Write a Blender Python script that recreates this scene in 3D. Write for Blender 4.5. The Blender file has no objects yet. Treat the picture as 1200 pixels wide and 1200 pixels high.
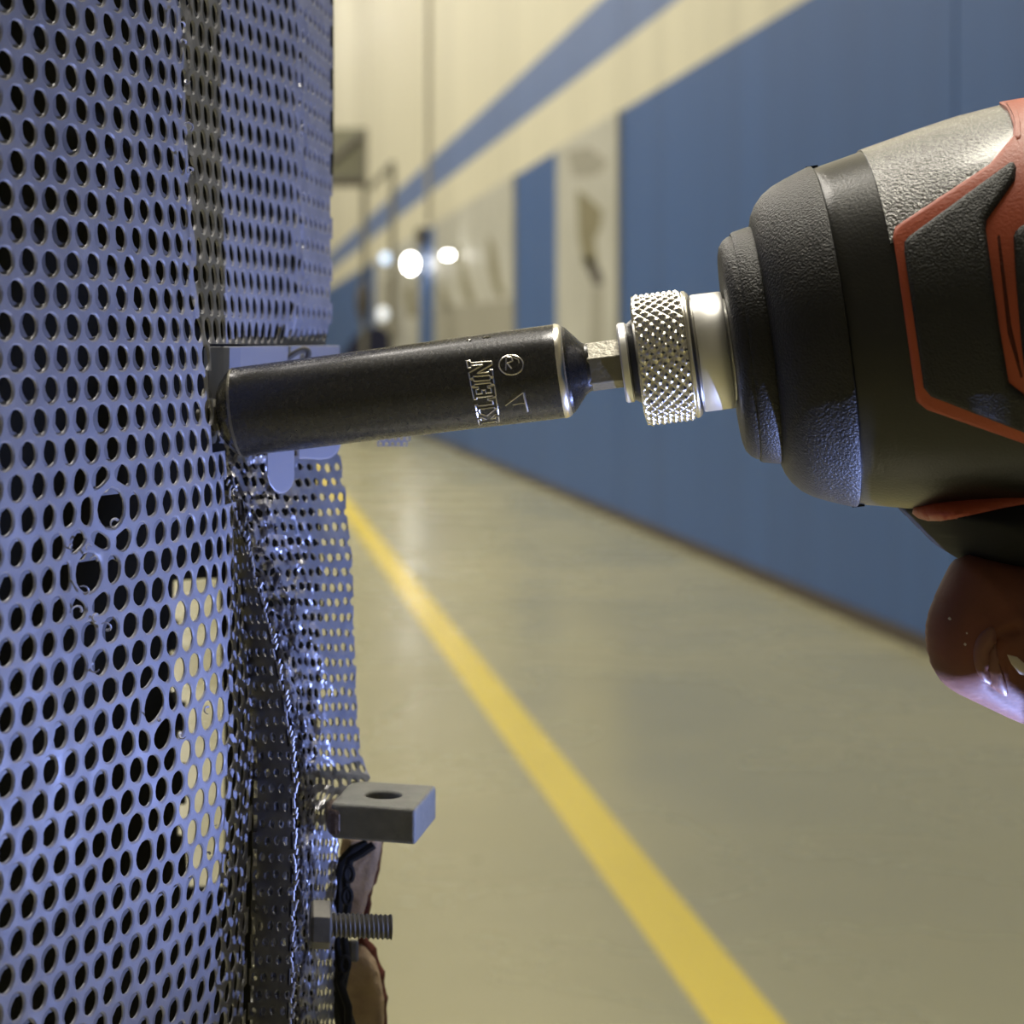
import bpy, bmesh, math, random
import numpy as np
from mathutils import Vector, geometry
from mathutils.bvhtree import BVHTree
random.seed(7)
rng = np.random.default_rng(7)
scene = bpy.context.scene
COL = scene.collection

# ------------------------------------------------------------------ camera
FPX, CX, CY, CAMZ = 2400.0, 265.0, 412.0, 1.1
cam_d = bpy.data.cameras.new('camera')
cam = bpy.data.objects.new('camera', cam_d)
COL.objects.link(cam)
cam.location = (0, 0, CAMZ)
cam.rotation_euler = (math.pi / 2, 0, 0)
cam_d.sensor_width = 36.0
cam_d.lens = 72.0
cam_d.shift_x = (600 - CX) / 1200
cam_d.shift_y = -(600 - CY) / 1200
cam_d.clip_start = 0.01
cam_d.clip_end = 300
cam_d.dof.use_dof = True
cam_d.dof.focus_distance = 0.50
cam_d.dof.aperture_fstop = 19
scene.camera = cam
scene.view_settings.view_transform = 'Standard'
scene.view_settings.look = 'None'
scene.view_settings.gamma = 1.0
scene.view_settings.exposure = 0.0
scene.view_settings.use_curve_mapping = False


def at(px, py, Y):
    return Vector(((px - CX) / FPX * Y, Y, CAMZ + (CY - py) / FPX * Y))


# ------------------------------------------------------------------ world and lamps
w = bpy.data.worlds.new('hall_air')
scene.world = w
w.use_nodes = True
w.node_tree.nodes['Background'].inputs[0].default_value = (1.0, 0.93, 0.78, 1)
w.node_tree.nodes['Background'].inputs[1].default_value = 0.05


def area(name, loc, target, sx, sy, power, color):
    d = bpy.data.lights.new(name, 'AREA')
    d.shape = 'RECTANGLE'
    d.size, d.size_y = sx, sy
    d.energy = power
    d.color = color
    o = bpy.data.objects.new(name, d)
    COL.objects.link(o)
    o.location = loc
    v = Vector(target) - Vector(loc)
    o.rotation_euler = v.to_track_quat('-Z', 'Y').to_euler()
    return o


for yy in (7.5, 14.0, 22.0, 32.0, 44.0, 58.0, 72.0):
    area('ceiling_lamp_light', (-4.4, yy, 12.6), (-1.6, yy, 0), 1.4, 5.0, 820 if yy < 10 else 960, (1.0, 0.94, 0.84))
area('overhead_glare_light', (0.5, 1.4, 3.6), (0.35, 1.2, 1.1), 0.6, 1.8, 20, (1.0, 0.94, 0.80)).data.spread = math.radians(75)  # unseen overhead light added for the glare on the driver's top

# the driver's own work light, on its foot
LED = at(1234, 1166, 0.499)
ld = bpy.data.lights.new('driver_led_light', 'SPOT')
ld.energy = 2.6
ld.color = (0.34, 0.45, 1.0)
ld.spot_size = math.radians(112)
ld.spot_blend = 0.8
ld.shadow_soft_size = 0.0016
lo = bpy.data.objects.new('driver_led_light', ld)
COL.objects.link(lo)
lo.location = LED
lo.rotation_euler = (at(640, 590, 0.515) - LED).to_track_quat('-Z', 'Y').to_euler()


# ------------------------------------------------------------------ materials
def mat(name, color, rough=0.5, metal=0.0, spec=0.5, noise=None, bump=None, rnoise=None, coat=0.0):
    """noise=(scale, amount, second colour)  bump=(scale, strength, distance)"""
    m = bpy.data.materials.new(name)
    m.use_nodes = True
    nt = m.node_tree
    b = nt.nodes['Principled BSDF']
    b.inputs['Base Color'].default_value = (*color, 1)
    b.inputs['Roughness'].default_value = rough
    b.inputs['Metallic'].default_value = metal
    b.inputs['Specular IOR Level'].default_value = spec
    b.inputs['Coat Weight'].default_value = coat
    b.inputs['Coat Roughness'].default_value = 0.2
    tc = nt.nodes.new('ShaderNodeTexCoord')
    if noise:
        n = nt.nodes.new('ShaderNodeTexNoise')
        n.inputs['Scale'].default_value = noise[0]
        n.inputs['Detail'].default_value = 5
        nt.links.new(tc.outputs['Object'], n.inputs['Vector'])
        r = nt.nodes.new('ShaderNodeValToRGB')
        r.color_ramp.elements[0].position = 0.5 - noise[1]
        r.color_ramp.elements[1].position = 0.5 + noise[1]
        r.color_ramp.elements[0].color = (*noise[2], 1)
        r.color_ramp.elements[1].color = (*color, 1)
        nt.links.new(n.outputs['Fac'], r.inputs['Fac'])
        nt.links.new(r.outputs['Color'], b.inputs['Base Color'])
    if rnoise:
        n = nt.nodes.new('ShaderNodeTexNoise')
        n.inputs['Scale'].default_value = rnoise[0]
        n.inputs['Detail'].default_value = 4
        nt.links.new(tc.outputs['Object'], n.inputs['Vector'])
        mr = nt.nodes.new('ShaderNodeMapRange')
        mr.inputs['From Min'].default_value = 0.35
        mr.inputs['From Max'].default_value = 0.65
        mr.inputs['To Min'].default_value = rnoise[1]
        mr.inputs['To Max'].default_value = rnoise[2]
        nt.links.new(n.outputs['Fac'], mr.inputs['Value'])
        nt.links.new(mr.outputs['Result'], b.inputs['Roughness'])
    if bump:
        n = nt.nodes.new('ShaderNodeTexNoise')
        n.inputs['Scale'].default_value = bump[0]
        n.inputs['Detail'].default_value = 3
        nt.links.new(tc.outputs['Object'], n.inputs['Vector'])
        bp = nt.nodes.new('ShaderNodeBump')
        bp.inputs['Strength'].default_value = bump[1]
        bp.inputs['Distance'].default_value = bump[2]
        nt.links.new(n.outputs['Fac'], bp.inputs['Height'])
        nt.links.new(bp.outputs['Normal'], b.inputs['Normal'])
    return m


M = {}
M['sheet'] = mat('grey_painted_steel', (0.39, 0.39, 0.44), 0.5, 0.12, 0.4, noise=(90, 0.2, (0.30, 0.30, 0.345)),
                 bump=(700, 0.25, 0.0004), rnoise=(160, 0.44, 0.60))
M['sheetin'] = mat('inner_layer_steel', (0.34, 0.34, 0.38), 0.5, 0.1, noise=(25, 0.12, (0.10, 0.10, 0.11)))
M['flap'] = mat('crumpled_steel', (0.42, 0.42, 0.46), 0.34, 0.6, 0.5, noise=(110, 0.2, (0.30, 0.30, 0.34)), bump=(600, 0.3, 0.0004))
M['strip'] = mat('shaded_strip_steel', (0.10, 0.10, 0.115), 0.5, 0.3, noise=(120, 0.2, (0.07, 0.07, 0.075)))  # shade of the folded strip put into a darker steel colour
M['inner'] = mat('dark_inner_steel', (0.075, 0.075, 0.08), 0.6, 0.2, noise=(120, 0.2, (0.045, 0.045, 0.045)))
M['foil'] = mat('bright_backing_steel', (0.62, 0.62, 0.66), 0.28, 0.8, bump=(500, 0.4, 0.0006))  # bright steel for the strip added behind the folded one
M['backing'] = mat('black_shade_backing', (0.012, 0.012, 0.011), 0.9, 0, 0.2)  # black sheet standing for the shade behind the guard's holes
M['plate'] = mat('zinc_plate', (0.40, 0.40, 0.45), 0.45, 0.2, bump=(900, 0.15, 0.0003))
M['cast'] = mat('cast_grey_steel', (0.19, 0.19, 0.17), 0.65, 0.05, noise=(220, 0.2, (0.14, 0.14, 0.13)), bump=(900, 0.45, 0.0005))
M['bolt'] = mat('dull_bolt_steel', (0.14, 0.13, 0.11), 0.55, 0.2, noise=(300, 0.2, (0.09, 0.085, 0.07)))
M['weld'] = mat('brown_weld', (0.09, 0.06, 0.04), 0.5, 0.3, bump=(500, 0.8, 0.001))
M['board'] = mat('torn_tan_board', (0.50, 0.37, 0.24), 0.9, 0, 0.2, noise=(120, 0.25, (0.28, 0.20, 0.13)), bump=(350, 0.8, 0.0015))
M['boardred'] = mat('red_board_edge', (0.10, 0.028, 0.018), 0.85, 0, 0.2, bump=(400, 0.8, 0.001))
M['black'] = mat('black_rubber', (0.010, 0.010, 0.010), 0.75, 0, 0.25)
M['oxide'] = mat('black_oxide_steel', (0.075, 0.075, 0.08), 0.27, 0.85, 0.5, bump=(1400, 0.12, 0.0002), rnoise=(900, 0.25, 0.29))
M['oxidebright'] = mat('bright_edge_steel', (0.75, 0.72, 0.66), 0.25, 1.0)  # bright steel, the lettering's glints put into its colour
M['hexsteel'] = mat('grey_hex_steel', (0.20, 0.19, 0.16), 0.42, 0.7, bump=(900, 0.5, 0.0004))
M['chrome'] = mat('satin_chrome', (0.78, 0.77, 0.75), 0.4, 0.9, rnoise=(900, 0.38, 0.44))
M['knurl'] = mat('knurled_chrome', (0.70, 0.68, 0.64), 0.24, 1.0)
M['boot'] = mat('textured_black_rubber', (0.013, 0.0125, 0.012), 0.46, 0, 0.38, bump=(1700, 0.65, 0.0006))
M['case'] = mat('satin_black_plastic', (0.014, 0.0137, 0.013), 0.30, 0, 0.5, bump=(1500, 0.25, 0.0003))
M['casetex'] = mat('grained_dark_housing', (0.040, 0.038, 0.032), 0.27, 0, 1.0, bump=(1300, 0.8, 0.0007), coat=0.6)
M['grip'] = mat('stippled_black_grip', (0.020, 0.020, 0.019), 0.5, 0, 0.4, bump=(1700, 0.8, 0.0006))
M['red'] = mat('red_tool_plastic', (0.42, 0.078, 0.030), 0.45, 0, 0.45, bump=(1300, 0.3, 0.0004))
M['lens'] = mat('led_lens', (0.8, 0.85, 1.0), 0.2)
M['skin'] = mat('warm_brown_skin', (0.22, 0.075, 0.042), 0.6, 0, 0.25, noise=(45, 0.25, (0.095, 0.042, 0.026)), bump=(900, 0.2, 0.0003))
M['skin'].node_tree.nodes['Principled BSDF'].inputs['Subsurface Weight'].default_value = 0.03
M['skin'].node_tree.nodes['Principled BSDF'].inputs['Subsurface Radius'].default_value = (0.004, 0.0015, 0.0008)
M['nail'] = mat('fingernail', (0.20, 0.085, 0.058), 0.42, 0, 0.4)
M['pale'] = mat('pale_fleck', (0.55, 0.48, 0.38), 0.6)  # pale colour of the finger's painted glare and the dust specks
M['floor'] = mat('sealed_concrete_floor', (0.41, 0.38, 0.215), 0.2, 0, 0.5, noise=(0.55, 0.28, (0.31, 0.30, 0.18)),
                 rnoise=(1.2, 0.22, 0.32))
M['yellow'] = mat('yellow_floor_paint', (0.84, 0.66, 0.06), 0.25, 0, 0.5, noise=(2.5, 0.35, (0.76, 0.59, 0.06)))
M['bluepaint'] = mat('blue_wall_paint', (0.085, 0.175, 0.36), 0.55)
M['base'] = mat('dark_base_strip', (0.06, 0.045, 0.035), 0.6)
M['joint'] = mat('dark_wall_joint', (0.05, 0.06, 0.08), 0.8)
M['board_print'] = mat('poster_white', (0.56, 0.56, 0.51), 0.5, noise=(2.2, 0.25, (0.44, 0.44, 0.39)))
M['print_olive'] = mat('poster_olive_ink', (0.22, 0.20, 0.12), 0.6)
M['print_dark'] = mat('poster_dark_ink', (0.07, 0.06, 0.05), 0.6)
M['print_grey'] = mat('poster_grey_ink', (0.33, 0.32, 0.27), 0.6)
M['conduit'] = mat('grey_conduit', (0.33, 0.31, 0.25), 0.5)
M['post'] = mat('grey_frame_steel', (0.20, 0.19, 0.15), 0.6)
M['boxgrey'] = mat('grey_box_paint', (0.24, 0.24, 0.18), 0.6)
M['navy'] = mat('navy_fabric', (0.012, 0.014, 0.04), 0.9)
M['ceil'] = mat('ceiling_paint', (0.55, 0.53, 0.47), 0.8)
M['dimwall'] = mat('far_side_paint', (0.34, 0.33, 0.29), 0.8)


def emitter(name, color, strength):
    m = bpy.data.materials.new(name)
    m.use_nodes = True
    b = m.node_tree.nodes['Principled BSDF']
    b.inputs['Base Color'].default_value = (*color, 1)
    b.inputs['Emission Color'].default_value = (*color, 1)
    b.inputs['Emission Strength'].default_value = strength
    return m


M['lampwhite'] = emitter('lit_lamp_glass', (1.0, 0.98, 0.92), 26)
M['lampblue'] = emitter('dim_lamp_glass', (0.6, 0.75, 1.0), 1.6)
M['lampdim'] = emitter('faint_lamp_glass', (0.9, 0.95, 1.0), 0.8)
M['ledglass'] = emitter('led_glass', (0.6, 0.65, 1.0), 20)


def banded_paint():
    """the wall's real paint bands, by height above the floor"""
    m = bpy.data.materials.new('banded_wall_paint')
    m.use_nodes = True
    nt = m.node_tree
    b = nt.nodes['Principled BSDF']
    b.inputs['Roughness'].default_value = 0.55
    g = nt.nodes.new('ShaderNodeNewGeometry')
    s = nt.nodes.new('ShaderNodeSeparateXYZ')
    nt.links.new(g.outputs['Position'], s.inputs[0])
    mr = nt.nodes.new('ShaderNodeMapRange')
    mr.inputs['From Max'].default_value = 8.0
    nt.links.new(s.outputs['Z'], mr.inputs['Value'])
    r = nt.nodes.new('ShaderNodeValToRGB')
    r.color_ramp.interpolation = 'CONSTANT'
    blue, cream, stripe = (0.038, 0.108, 0.31, 1), (0.70, 0.67, 0.52, 1), (0.12, 0.19, 0.40, 1)
    e = r.color_ramp.elements
    e[0].position = 0
    e[0].color = blue
    e[1].position = 2.65 / 8
    e[1].color = cream
    a = e.new(3.08 / 8)
    a.color = stripe
    a = e.new(3.50 / 8)
    a.color = cream
    nt.links.new(mr.outputs['Result'], r.inputs['Fac'])
    n = nt.nodes.new('ShaderNodeTexNoise')
    n.inputs['Scale'].default_value = 0.9
    n.inputs['Detail'].default_value = 4
    mp = nt.nodes.new('ShaderNodeMapping')
    mp.inputs['Scale'].default_value = (1, 3.0, 0.12)
    nt.links.new(g.outputs['Position'], mp.inputs['Vector'])
    nt.links.new(mp.outputs['Vector'], n.inputs['Vector'])
    mr2 = nt.nodes.new('ShaderNodeMapRange')
    mr2.inputs['From Min'].default_value = 0.3
    mr2.inputs['From Max'].default_value = 0.7
    mr2.inputs['To Min'].default_value = 0.88
    mr2.inputs['To Max'].default_value = 1.06
    nt.links.new(n.outputs['Fac'], mr2.inputs['Value'])
    mx = nt.nodes.new('ShaderNodeMix')
    mx.data_type = 'RGBA'
    mx.blend_type = 'MULTIPLY'
    mx.inputs['Factor'].default_value = 1
    nt.links.new(r.outputs['Color'], mx.inputs['A'])
    nt.links.new(mr2.outputs['Result'], mx.inputs['B'])
    nt.links.new(mx.outputs['Result'], b.inputs['Base Color'])
    return m


M['wall'] = banded_paint()


# ------------------------------------------------------------------ helpers
def tag(o, label=None, cat=None, group=None, kind=None):
    if label: o['label'] = label
    if cat: o['category'] = cat
    if group: o['group'] = group
    if kind: o['kind'] = kind
    return o


def thing(name, loc, label, cat, group=None):
    o = bpy.data.objects.new(name, None)
    o.empty_display_size = 0.01
    COL.objects.link(o)
    o.location = loc
    return tag(o, label, cat, group)


def root_of(o):
    while o.parent: o = o.parent
    return o


def mesh_obj(name, verts, faces, material, parent=None, smooth=True, angle=35, origin=None):
    """verts in world coordinates; stored relative to the thing's base"""
    if parent is not None:
        base = Vector(root_of(parent).location)
    else:
        base = Vector(origin) if origin is not None else Vector((0, 0, 0))
    me = bpy.data.meshes.new(name)
    va = np.asarray([tuple(v) for v in verts] if not isinstance(verts, np.ndarray) else verts, dtype=float) - np.array(base)
    me.from_pydata(va.tolist(), [], faces)
    me.validate()
    me.materials.append(M[material] if isinstance(material, str) else material)
    if smooth:
        me.shade_smooth()
        me.set_sharp_from_angle(angle=math.radians(angle))
    o = bpy.data.objects.new(name, me)
    COL.objects.link(o)
    if parent is not None:
        o.parent = parent
    else:
        o.location = base
    return o


def box_geo(x0, x1, y0, y1, z0, z1):
    v = [(x, y, z) for x in (x0, x1) for y in (y0, y1) for z in (z0, z1)]
    f = [(0, 1, 3, 2), (4, 6, 7, 5), (0, 4, 5, 1), (2, 3, 7, 6), (0, 2, 6, 4), (1, 5, 7, 3)]
    return v, f


def bevel_mesh(o, width, seg=2, angle=30):
    m = o.modifiers.new('bevel', 'BEVEL')
    m.width = width
    m.segments = seg
    m.limit_method = 'ANGLE'
    m.angle_limit = math.radians(angle)
    return o


def box(name, x0, x1, y0, y1, z0, z1, material, parent=None, bev=0.0):
    v, f = box_geo(x0, x1, y0, y1, z0, z1)
    c = ((x0 + x1) / 2, (y0 + y1) / 2, z0)
    o = mesh_obj(name, v, f, material, parent, smooth=False, origin=c)
    if bev: bevel_mesh(o, bev)
    return o


def tube(name, pts, r, material, parent=None, n=10, closed=False, origin=None):
    """round bar along world points; r a number or one per point"""
    pts = [Vector(p) for p in pts]
    m = len(pts)
    rs = r if hasattr(r, '__len__') else [r] * m
    V, F = [], []
    prev = None
    for i, p in enumerate(pts):
        a = pts[(i - 1) % m] if (closed or i > 0) else p
        b = pts[(i + 1) % m] if (closed or i < m - 1) else p
        t = (b - a).normalized()
        if prev is None:
            ref = Vector((0, 0, 1)) if abs(t.z) < 0.9 else Vector((1, 0, 0))
            nrm = t.cross(ref).normalized()
        else:
            nrm = (prev - t * prev.dot(t))
            nrm = nrm.normalized() if nrm.length > 1e-9 else t.orthogonal().normalized()
        prev = nrm
        bi = t.cross(nrm)
        for k in range(n):
            th = 2 * math.pi * k / n
            V.append(p + (nrm * math.cos(th) + bi * math.sin(th)) * rs[i])
    for i in range(m if closed else m - 1):
        j = (i + 1) % m
        for k in range(n):
            F.append((i * n + k, i * n + (k + 1) % n, j * n + (k + 1) % n, j * n + k))
    if not closed:
        F.append(tuple(range(n))[::-1])
        F.append(tuple((m - 1) * n + k for k in range(n)))
    return V, F


def join(geos):
    V, F = [], []
    for v, f in geos:
        o = len(V)
        V += [tuple(q) for q in v]
        F += [tuple(i + o for i in t) for t in f]
    return V, F


def prism(poly_plan, z0, z1):
    """poly_plan = [(x, y)...] going up from z0 to z1"""
    n = len(poly_plan)
    V = [(x, y, z0) for x, y in poly_plan] + [(x, y, z1) for x, y in poly_plan]
    F = [tuple(range(n))[::-1], tuple(range(n, 2 * n))]
    for i in range(n):
        j = (i + 1) % n
        F.append((i, j, n + j, n + i))
    return V, F


def vnoise(x, y, seed=0):
    """smooth value noise for arrays, about -1..1"""
    xi, yi = np.floor(x).astype(np.int64), np.floor(y).astype(np.int64)
    fx, fy = x - xi, y - yi
    fx, fy = fx * fx * (3 - 2 * fx), fy * fy * (3 - 2 * fy)

    def h(a, b):
        q = (a * 374761393 + b * 668265263 + seed * 974711) & 0x7fffffff
        q = ((q ^ (q >> 13)) * 1274126177) & 0x7fffffff
        return ((q ^ (q >> 16)) & 0xffff) / 32767.5 - 1
    return (h(xi, yi) * (1 - fx) + h(xi + 1, yi) * fx) * (1 - fy) + (h(xi, yi + 1) * (1 - fx) + h(xi + 1, yi + 1) * fx) * fy


# ------------------------------------------------------------------ perforated sheet generator
NB = 16
_b = []
for k in range(4): _b.append((0.5, -0.5 + k * 0.25))
for k in range(4): _b.append((0.5 - k * 0.25, 0.5))
for k in range(4): _b.append((-0.5, 0.5 - k * 0.25))
for k in range(4): _b.append((-0.5 + k * 0.25, -0.5))
BND = np.array(_b)
CANG = np.radians(-45 + 22.5 * np.arange(NB))


def perforate(name, P, cells, rs, rt, thick, material, parent, rag=0.05, label=None, warp=(), chamfer=0.1, jit=0.0):
    """P(s,t)->world points (N,3). cells: array (s,t,size). One round hole per cell, rims chamfered, real thickness."""
    cells = np.asarray(cells, float)
    n = len(cells)

    def W(s, t):
        for (cs, ct, amp, wid) in warp:
            ds, dt = s - cs, t - ct
            k = 1 + amp * np.exp(-(ds * ds + dt * dt) / (wid * wid))
            s, t = cs + ds * k, ct + dt * k
        return s, t

    def S(s, t):
        s, t = W(s, t)
        return P(s, t)
    e = 0.02
    rings = []
    size = cells[:, 2][:, None] * (1 + rag * (rng.random((n, NB)) - 0.5) * 2)
    ox = (rng.random((n, 1)) - .5) * jit
    oy = (rng.random((n, 1)) - .5) * jit
    for (kind, depth) in (('b', 0), ('c1', 0), ('c', chamfer), ('c', 1), ('b', 1)):
        if kind == 'b':
            s = cells[:, 0][:, None] + BND[None, :, 0]
            t = cells[:, 1][:, None] + BND[None, :, 1]
        else:
            g = 1.14 if kind == 'c1' else 1.0
            s = cells[:, 0][:, None] + ox + np.cos(CANG)[None] * rs * size * g
            t = cells[:, 1][:, None] + oy + np.sin(CANG)[None] * rt * size * g
        s, t = s.ravel(), t.ravel()
        p = S(s, t)
        nx = np.cross(S(s + e, t) - S(s - e, t), S(s, t + e) - S(s, t - e))
        nx /= np.linalg.norm(nx, axis=1)[:, None] + 1e-12
        # normal faces the camera side
        camv = np.array([0, 0, CAMZ]) - p
        sg = 1.0 if np.mean(np.sum(nx * camv, axis=1)) > 0 else -1.0
        rings.append((p - nx * sg * thick * depth).reshape(n, NB, 3))
    V = np.stack(rings, axis=1).reshape(-1, 3)
    F = []
    flip = sg < 0
    for i in range(n):
        o = i * NB * 5
        for r in range(4):
            a, b = o + r * NB, o + (r + 1) * NB
            for k in range(NB):
                k2 = (k + 1) % NB
                q = (a + k, a + k2, b + k2, b + k)
                F.append(q[::-1] if flip else q)
    ob = mesh_obj(name, V, F, material, parent, smooth=True, angle=30)
    if label: ob['label'] = label
    return ob


def interp_table(tab, xs):
    """tab: {y: [values at s=smin..]}"""
    return tab


# ------------------------------------------------------------------ the room
XW = 2.56
fl_v, fl_f = box_geo(-6, XW + 0.3, -6, 90, -0.1, 0)
floor = mesh_obj('floor', fl_v, fl_f, 'floor', smooth=False)
tag(floor, 'glossy olive beige sealed concrete floor', kind='structure')
ln = box('floor_marking', 0.789, 0.914, -5.5, 88, 0.0, 0.0008, 'yellow')
tag(ln, 'long straight yellow line painted on the corridor floor', 'floor marking')

wall = bpy.data.objects.new('wall_right', None)
COL.objects.link(wall)
wall.location = (XW, 0, 0)
tag(wall, 'tall cream wall with blue lower half and blue stripe', kind='structure')
seams = [-6.0, 0.98, 7.19, 13.4, 19.62, 25.85, 32.1, 38.3, 44.5, 50.7, 56.9, 63.1, 69.3, 75.5, 90]
for i in range(len(seams) - 1):
    a, b = seams[i], seams[i + 1]
    box('wall_panel', XW, XW + 0.2, a + 0.009, b - 0.009, 0, 14.0, 'wall', wall)
box('joint_backing', XW + 0.02, XW + 0.22, -6, 90, 0, 14, 'joint', wall)
bb = box('base_strip_right', XW - 0.012, XW, -6, 90, 0, 0.06, 'base')  # dark brown strip along the foot of the wall
tag(bb, kind='structure')
for nm, g, m in (('wall_left', (-6.2, -6, -6, 90, 0, 14), 'dimwall'), ('wall_back', (-6, XW, -6.2, -6, 0, 14), 'dimwall'),
                 ('wall_end', (-6, XW, 88, 88.2, 0, 14), 'dimwall'), ('ceiling', (-6, XW, -6, 90, 14, 14.1), 'ceil')):
    tag(box(nm, *g, m), kind='structure')

cd_v, cd_f = tube('c', [(XW - 0.02, 25.6, 2.7), (XW - 0.02, 25.6, 13.9)], 0.045, 'conduit', n=10)
cd = mesh_obj('wall_conduit', cd_v, cd_f, 'conduit', origin=(XW, 25.6, 2.7))
tag(cd, 'grey vertical conduit running up the cream part of the wall', 'conduit')
jb = thing('junction_box', (XW, 26.2, 2.45), 'small dark junction box at the foot of the grey wall conduit', 'electrical box')
box('housing', XW - 0.12, XW, 26.0, 26.4, 2.45, 2.68, 'print_dark', jb, 0.01)
box('cover', XW - 0.13, XW - 0.12, 26.02, 26.38, 2.47, 2.66, 'post', jb)


# posters on the wall
def wall_px(px, py, X=XW):
    Y = X * FPX / (px - CX)
    return Y, CAMZ + (CY - py) / FPX * Y


def poster(pl, pr, ztop, zbot, label, marks):
    ya, yb = wall_px(pr, 0)[0], wall_px(pl, 0)[0]
    t = thing('wall_poster', (XW, (ya + yb) / 2, zbot), label, 'poster', 'pale boards on the blue wall')
    box('board', XW - 0.02, XW, ya, yb, zbot, ztop, 'board_print', t)
    box('edge_strip', XW - 0.026, XW, ya - 0.03, ya, zbot, ztop, 'print_grey', t)
    for (m, pts) in marks:
        X = XW - 0.022
        V, F = [], []
        for (x, y) in pts:
            Y, z = wall_px(x, y, X)
            V.append((X, Y, z))
        for (x, y) in pts:
            Y, z = wall_px(x, y, X)
            V.append((X + 0.002, Y, z))
        n = len(pts)
        F = [tuple(range(n)), tuple(range(n, 2 * n))[::-1]] + [(i, (i + 1) % n, n + (i + 1) % n, n + i) for i in range(n)]
        mesh_obj('printed_shape', V, F, m, t, smooth=False)
    return t


poster(655, 727, 2.66, 0.92, 'nearest and largest pale poster on the blue wall, with an olive figure print', [
    ('print_grey', [(664, 178), (690, 172), (712, 190), (700, 205), (672, 208)]),
    ('print_olive', [(676, 222), (690, 232), (706, 248), (703, 268), (697, 280), (700, 310), (684, 312), (678, 280)]),
    ('print_dark', [(684, 300), (694, 302), (704, 318), (707, 334), (698, 336), (690, 322)]),
    ('print_grey', [(694, 338), (706, 338), (704, 420), (692, 420)])])
poster(511, 604, 2.66, 0.92, 'wide pale poster with three olive shapes, second along the blue wall', [
    ('print_olive', [(571, 275), (580, 290), (586, 330), (592, 345), (588, 352), (578, 336), (572, 310)]),
    ('print_olive', [(535, 282), (543, 300), (549, 330), (556, 352), (549, 358), (541, 338), (537, 310)]),
    ('print_olive', [(516, 330), (522, 345), (528, 362), (522, 364), (515, 350)]),
    ('print_grey', [(512, 360), (600, 352), (603, 420), (512, 420)])])
poster(441, 492, 2.63, 0.92, 'farthest pale poster behind the bright lamp on the blue wall', [
    ('print_olive', [(474, 340), (484, 330), (488, 372), (476, 372)]),
    ('print_grey', [(446, 330), (470, 320), (470, 400), (446, 400)])])


# small far lamps on the wall
def lamp(px, py, X, wd, ht, m, label):
    Y = X * FPX / (px - CX)
    z = CAMZ + (CY - py) / FPX * Y
    t = thing('wall_lamp', (X, Y, z - ht / 2), label, 'lamp', 'wall lamps far down the corridor')
    bm = bmesh.new()
    bmesh.ops.create_uvsphere(bm, u_segments=16, v_segments=10, radius=1)
    V = [(X + v.co.x * wd / 2, Y + v.co.y * 0.06, z + v.co.z * ht / 2) for v in bm.verts]
    F = [tuple(q.index for q in f.verts) for f in bm.faces]
    bm.free()
    mesh_obj('globe', V, F, m, t)
    box('bracket', X, XW, Y + 0.03, Y + 0.07, z - 0.02, z + 0.02, 'post', t)
    return t


lamp(481, 309, 2.36, 0.16, 0.22, 'lampwhite', 'brightest white wall lamp, larger of the two glaring lamps')
lamp(525, 299, 2.38, 0.10, 0.05, 'lampwhite', 'small flat white wall lamp over the wide poster')
lamp(452, 303, 2.30, 0.16, 0.16, 'lampblue', 'dim bluish wall lamp left of the brightest lamp')
lamp(449, 368, 2.30, 0.16, 0.2, 'lampdim', 'faint pale lamp low above the navy cover')

# frame with a box on top, standing far down the corridor
YF = 24.4
fr = thing('equipment_frame', (at(425, 412, YF).x, YF, 0), 'tall grey steel frame with braces far down the corridor', 'frame')


def bar(name, p, q, r, m, parent):
    V, F = tube(name, [p, q], r, m, n=4)
    return mesh_obj(name, V, F, m, parent, smooth=False)


def fz(px, py): return at(px, py, YF)


x1, x2 = fz(427, 0).x, fz(460, 0).x
bar('post', (x1, YF, 0), (x1, YF, fz(0, 150).z), 0.035, 'post', fr)
bar('post', (x2, YF, 0), (x2, YF, fz(0, 190).z), 0.035, 'post', fr)
bar('post', (fz(330, 0).x, YF, 0), (fz(330, 0).x, YF, fz(0, 150).z), 0.05, 'post', fr)
bar('brace', fz(432, 222), fz(461, 190), 0.035, 'post', fr)
bar('brace', fz(386, 192), fz(427, 158), 0.035, 'print_dark', fr)
bar('cross_rail', fz(330, 214), fz(428, 214), 0.05, 'print_dark', fr)
bx0, bx1 = fz(335, 0).x, fz(427, 0).x
vb = box('ventilation_box', bx0, bx1, YF + 0.06, YF + 0.7, fz(0, 212).z, fz(0, 149).z, 'boxgrey', None, 0.02)
tag(vb, 'grey rectangular box carried at the top of the steel frame', 'box')
hb = thing('hanging_bag', fz(425, 378), 'dark olive bag hanging on the left post of the steel frame', 'bag')
V, F = tube('b', [fz(425, 330), fz(425, 340), fz(424.5, 360), fz(425, 378)], [0.03, 0.075, 0.085, 0.04], 'print_dark', n=12)
mesh_obj('sack', [v + Vector((0, -0.12, 0)) for v in V], F, 'print_dark', hb)
V, F = tube('b', [fz(425, 316), fz(425, 331)], 0.02, 'black', n=8)
mesh_obj('strap', [v + Vector((0, -0.12, 0)) for v in V], F, 'black', hb)

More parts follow.
